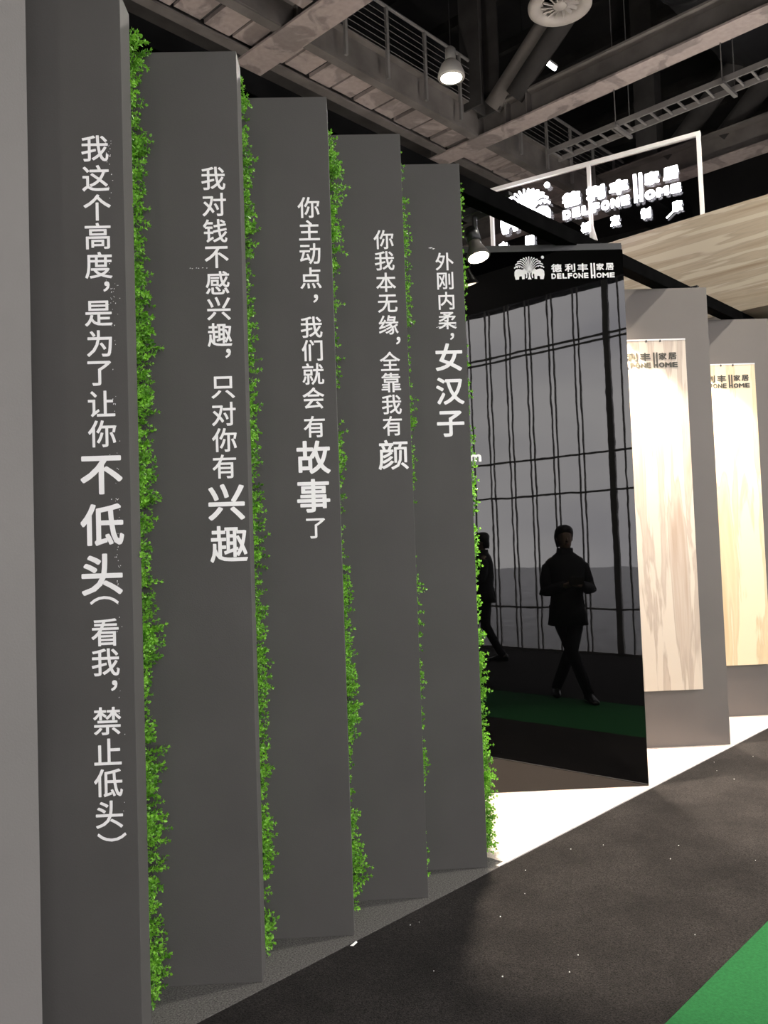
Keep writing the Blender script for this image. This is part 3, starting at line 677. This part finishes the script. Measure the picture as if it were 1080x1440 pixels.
def person(label, loc, rotz, feet, knees, elbows, wrists, hem, hair_long=False, k=1.0, phone=True):
    t = thing('person', label, 'person', loc, rotz)
    hip = {-1: (-0.09, 0, 0.90), 1: (0.09, 0, 0.90)}
    pos = {'pelvis': (0, 0, 0.95), 'waist': (0, 0, 1.10), 'chest': (0, 0.0, 1.30), 'top': (0, -0.01, 1.42), 'neck0': (0, -0.005, 1.48), 'neck': (0, 0.005, 1.54), 'h0': (0, 0.015, 1.585)}
    rad = {'pelvis': 0.125, 'waist': 0.105, 'chest': 0.125, 'top': 0.095, 'neck0': 0.058, 'neck': 0.052, 'h0': 0.058}
    E_ = [('pelvis','waist'),('waist','chest'),('chest','top'),('top','neck0'),('neck0','neck'),('neck','h0')]
    for s_, i in ((-1, 0), (1, 1)):
        pos[f'sh{i}'] = (s_*0.165, -0.01, 1.41); rad[f'sh{i}'] = 0.055
        pos[f'el{i}'] = elbows[i]; rad[f'el{i}'] = 0.042
        pos[f'wr{i}'] = wrists[i]; rad[f'wr{i}'] = 0.027
        d = (Vector(wrists[i]) - Vector(elbows[i])).normalized()
        pos[f'pa{i}'] = tuple(Vector(wrists[i]) + d*0.07); rad[f'pa{i}'] = 0.034
        E_ += [('top', f'sh{i}'), (f'sh{i}', f'el{i}'), (f'el{i}', f'wr{i}'), (f'wr{i}', f'pa{i}')]
        pos[f'hp{i}'] = hip[s_]; rad[f'hp{i}'] = 0.085
        pos[f'kn{i}'] = knees[i]; rad[f'kn{i}'] = 0.056
        pos[f'an{i}'] = (feet[i][0], feet[i][1], 0.09); rad[f'an{i}'] = 0.036
        E_ += [('pelvis', f'hp{i}'), (f'hp{i}', f'kn{i}'), (f'kn{i}', f'an{i}')]
    b = skin_tubes(E_, pos, rad)
    # head with face
    hz = 1.64; rings = []
    for zz, rx, ry, cy in ((1.535,0.030,0.035,0.045),(1.55,0.045,0.058,0.035),(1.58,0.058,0.078,0.022),(1.62,0.068,0.090,0.012),(1.655,0.074,0.096,0.006),(1.69,0.075,0.096,0.0),(1.72,0.068,0.088,-0.004),(1.742,0.048,0.062,-0.006),(1.752,0.02,0.025,-0.006)):
        rings.append(ell(0, cy, zz, rx, ry, 24, 2.1))
    b.loft(rings)
    b.loft([ell(0, 0.098, 1.655, 0.007, 0.006, 8), ell(0, 0.110, 1.63, 0.012, 0.012, 8), ell(0, 0.108, 1.612, 0.016, 0.012, 8), ell(0, 0.098, 1.606, 0.010, 0.006, 8)])
    for s_ in (-1, 1): b.loft([[(s_*0.070, -0.012+0.0*q, z) for q in (0,)] * 0 or ell(s_*0.076, -0.004, 1.615, 0.006, 0.010, 8), ell(s_*0.082, -0.008, 1.64, 0.008, 0.018, 8), ell(s_*0.082, -0.010, 1.668, 0.007, 0.016, 8), ell(s_*0.078, -0.008, 1.68, 0.004, 0.008, 8)])
    # fingers: four unequal curled fingers and a thumb on each hand
    for i in (0, 1):
        s_ = -1 if i == 0 else 1
        wv = Vector(wrists[i]); d = (wv - Vector(elbows[i])).normalized(); up = Vector((0,0,1)); side = d.cross(up).normalized(); upv = side.cross(d).normalized()
        curl = (-side if s_ > 0 else side)
        for j, L in enumerate((0.068, 0.076, 0.071, 0.056)):
            p0 = wv + d*0.085 + upv*(0.026 - j*0.017)
            b.tube([p0 - d*0.02, p0 + d*L*0.35, p0 + d*L*0.65 + curl*L*0.3, p0 + d*L*0.68 + curl*L*0.68], [0.0095, 0.009, 0.008, 0.0065], 8)
        p0 = wv + d*0.03 + upv*0.025
        b.tube([p0, p0 + upv*0.025 + d*0.02 + curl*0.01, p0 + upv*0.04 + d*0.045 + curl*0.03], [0.012, 0.010, 0.0075], 8)
    b.build('body', SKIN, t, smooth=True)
    # eyes, mouth
    e = MB()
    for s_ in (-1, 1): e.lathe([(0,-0.006),(0.009,0),(0,0.006)], 10, Matrix.Translation((s_*0.031, 0.088, 1.652)) @ Matrix.Rotation(PI/2, 4, 'X'))
    e.build('eyes', EYED, t, smooth=True)
    MB().loft([ell(0, 0.093, 1.577, 0.022, 0.006, 12), ell(0, 0.096, 1.583, 0.024, 0.006, 12), ell(0, 0.094, 1.590, 0.016, 0.005, 12)]).build('mouth', LIP, t, smooth=True)
    # hair cap
    h = MB(); rg = []
    low = 1.56 if not hair_long else 1.47
    for zz, rx, ry, cy in ((low,0.070,0.042,-0.062),(1.62,0.090,0.062,-0.050),(1.665,0.098,0.080,-0.030),(1.70,0.097,0.100,-0.012),(1.735,0.089,0.106,-0.006),(1.765,0.068,0.084,-0.008),(1.784,0.034,0.044,-0.010)):
        rg.append(ell(0, cy, zz, rx, ry, 24, 2.2))
    h.loft(rg); h.build('hair', HAIR, t, smooth=True)
    # coat: flared body, collar, sleeves
    c = MB(); c.loft([ell(0, 0, hem, 0.205, 0.17, 28, 2.5), ell(0, 0, hem + 0.16, 0.185, 0.155, 28), ell(0, 0, 1.04, 0.165, 0.135, 28), ell(0, 0, 1.18, 0.178, 0.142, 28), ell(0, 0, 1.32, 0.20, 0.145, 28), ell(0, -0.005, 1.41, 0.205, 0.125, 28), ell(0, -0.01, 1.465, 0.13, 0.10, 28), ell(0, -0.005, 1.50, 0.085, 0.085, 28), ell(0, 0.0, 1.545, 0.080, 0.085, 28), ell(0, 0.0, 1.55, 0.070, 0.075, 28)])
    for i in (0, 1):
        s_ = -1 if i == 0 else 1
        sh = Vector((s_*0.165, -0.01, 1.40)); el = Vector(elbows[i]); wr = Vector(wrists[i])
        c.tube([sh + Vector((-s_*0.05, 0, 0.005)), sh + Vector((s_*0.012, 0, -0.02)) + (el-sh)*0.12, sh + (el-sh)*0.7, el, el + (wr-el)*0.25, el + (wr-el)*0.7, el + (wr-el)*0.93], [0.055, 0.064, 0.066, 0.062, 0.060, 0.054, 0.048], 14)
    c.build('coat', COAT, t, smooth=True)
    g = MB()
    for i in (0, 1):
        hp = Vector(hip[-1 if i == 0 else 1]); kn = Vector(knees[i]); an = Vector((feet[i][0], feet[i][1], 0.07))
        g.tube([hp + Vector((0,0,0.06)), hp, hp + (kn-hp)*0.5, kn, kn + (an-kn)*0.35, an], [0.10, 0.10, 0.084, 0.066, 0.062, 0.050], 16)
    g.build('trousers', TROU, t, smooth=True)
    for i in (0, 1):
        fx, fy, fr_ = feet[i]; M = Matrix.Translation((fx, fy, 0)) @ Matrix.Rotation(fr_, 4, 'Z')
        rg = []
        for y, wd, hh in ((-0.07,0.030,0.07),(-0.05,0.038,0.10),(0.02,0.040,0.10),(0.09,0.045,0.065),(0.15,0.045,0.045),(0.19,0.030,0.03)):
            rg.append([tuple(M @ Vector((wd*math.cos(a), y, max(0.0, hh*0.5 + hh*0.5*math.sin(a))))) for a in [2*PI*q/14 for q in range(14)]])
        MB().loft(rg).build('shoe', SHOE, t, smooth=True)
    t.scale = (k, k, k)
    return t
man = person('man in a dark hip-length coat holding a phone, mirrored in the black stone panel', (2.115, 2.34, -0.002), math.radians(2),
    feet=((-0.10, -0.22, 0.2), (0.12, 0.24, -0.1)), knees=((0.02, -0.02, 0.50), (-0.005, 0.13, 0.50)),
    elbows=((-0.235, 0.02, 1.10), (0.245, 0.02, 1.11)), wrists=((-0.06, 0.24, 1.17), (0.07, 0.24, 1.17)), hem=0.755)
man.location = (2.08, 2.34, -0.002)
ph = thing('mobile_phone', 'dark mobile phone held up by the man in the dark coat', 'phone', (2.08 + 0.002, 2.34 + 0.345, 1.215), math.radians(2))
MB().box(-0.076, 0.076, -0.004, 0.004, -0.037, 0.037).build('phone_body', PHONEM, ph, bevel=0.003)
person('person in a dark coat walking, mirrored at the left edge of the black stone panel', (1.80, -0.76, -0.002), math.radians(100),
    feet=((-0.08, 0.26, 0.0), (0.08, -0.22, 0.0)), knees=((-0.09, 0.16, 0.49), (0.09, 0.0, 0.48)),
    elbows=((-0.25, -0.06, 1.13), (0.25, 0.02, 1.13)), wrists=((-0.22, 0.12, 0.98), (0.22, 0.18, 1.02)), hem=0.80, phone=False)

# small litter on the carpets
tag(MB().prism([(-0.012,0),(0.0,-0.004),(0.02,0.012),(0.016,0.02),(0.0,0.008)], -0.0005, 0.0005).build('paper_scrap', VINYL, loc=W(2.36, 2.49, 0.004), rotz=0.3), 'tiny curled white paper scrap on the dark carpet beside the third fin', 'paper scrap')
bpy.data.objects['paper_scrap'].rotation_euler = (-1.2, 0, 0.2)
R = random.Random(5); lm = MB()
for k in range(34):
    s_ = R.uniform(2.4, 7.5); n_ = R.uniform(1.4, 2.45); p = W(s_, n_, 0.0); r_ = R.uniform(0.0010, 0.0026)
    lm.box(p.x - r_, p.x + r_, p.y - r_*0.7, p.y + r_*0.7, -0.001, 0.002)
tag(lm.build('carpet_lint', VINYL), 'scattered tiny white lint specks on the charcoal carpet', 'lint', kind='stuff')

# unseen lamps added to brighten the roof steelwork, on stands behind fins and header
def added_floodlight(s_, n_, z, label, aim, e):
    t = thing('added_floodlight', label, 'added_floodlight', W(s_, n_, 0), A_HALL, 'added lamps brightening the roof steel')
    MB().tube([(0,0,0.0),(0,0,z-0.12)], 0.025, 10).build('stand_pole', BLACKM, t)
    MB().box(-0.3,0.3,-0.02,0.02,0.0,0.03).box(-0.02,0.02,-0.3,0.3,0.0,0.03).build('stand_foot', BLACKM, t)
    d = Matrix.Rotation(-A_HALL, 3, 'Z') @ Vector(aim); d.normalize(); q = d.to_track_quat('-Z', 'Y').to_matrix().to_4x4()
    M = Matrix.Translation((0, 0, z)) @ q
    MB().box(-0.16, 0.16, -0.12, 0.12, -0.03, 0.07, M).build('housing', BLACKM, t)
    MB().box(-0.14, 0.14, -0.10, 0.10, -0.034, -0.030, M).build('lens', mat('added_flood_glow', (1,1,1), 0.5, emit=(1.0, 0.93, 0.85), estr=20), t)
    ld = bpy.data.lights.new('added_flood_beam', 'SPOT'); ld.energy = e; ld.color = (1.0, 0.93, 0.86); ld.spot_size = math.radians(150); ld.spot_blend = 0.8; ld.shadow_soft_size = 0.15
    lo = bpy.data.objects.new('added_flood_beam', ld); C.objects.link(lo); lo.parent = t; lo.matrix_local = Matrix.Translation(Vector((0,0,z)) + d*0.06) @ q
added_floodlight(3.2, 5.6, 2.6, 'floodlight on a stand, unseen behind the fins, added to brighten the roof', (0.25, 0.15, 1), 720)
added_floodlight(9.6, 3.6, 3.4, 'floodlight on a stand, unseen behind the travertine header, added to brighten the roof', (0.0, 0.1, 1), 420)
added_floodlight(9.6, 0.2, 3.4, 'floodlight on a stand, unseen beyond the right end of the travertine header, added to brighten the roof', (0.0, 0.0, 1), 160)

# scuffs and flecks of torn vinyl on the fins
fins = sorted([o for o in bpy.data.objects if o.name.startswith('display_fin')], key=lambda o: o.location.x)
R = random.Random(9)
def flecks(f, items):
    mb = MB()
    for (x, z, w_, h_) in items: mb.prism([(x - w_, z), (x, z - h_), (x + w_, z + h_*0.4), (x + w_*0.2, z + h_)], -0.0012, -0.0004)
    mb.build('flecks', VINYL, f)['kind'] = 'stuff'
flecks(fins[0], [(R.gauss(-0.048, 0.008), R.choice([R.gauss(2.96, 0.05), R.gauss(2.50, 0.03), R.gauss(2.3, 0.2), R.gauss(1.80, 0.06), R.gauss(1.58, 0.05), R.uniform(0.7, 3.0)]), R.uniform(0.0006, 0.0022), R.uniform(0.0006, 0.0022)) for _ in range(110)])
flecks(fins[1], [(-0.20 + 0.008*k, 2.712 + R.uniform(-0.002, 0.002), 0.003, 0.0012) for k in (0, 1, 3, 4, 6, 8)])
flecks(fins[4], [(-0.165, 3.135, 0.012, 0.003), (-0.15, 3.13, 0.008, 0.003)] + [(-0.148 + 0.008*k, 2.722 + 0.0006*k + R.uniform(-0.002, 0.002), 0.0045, 0.0016) for k in range(13) if k not in (3, 8)])
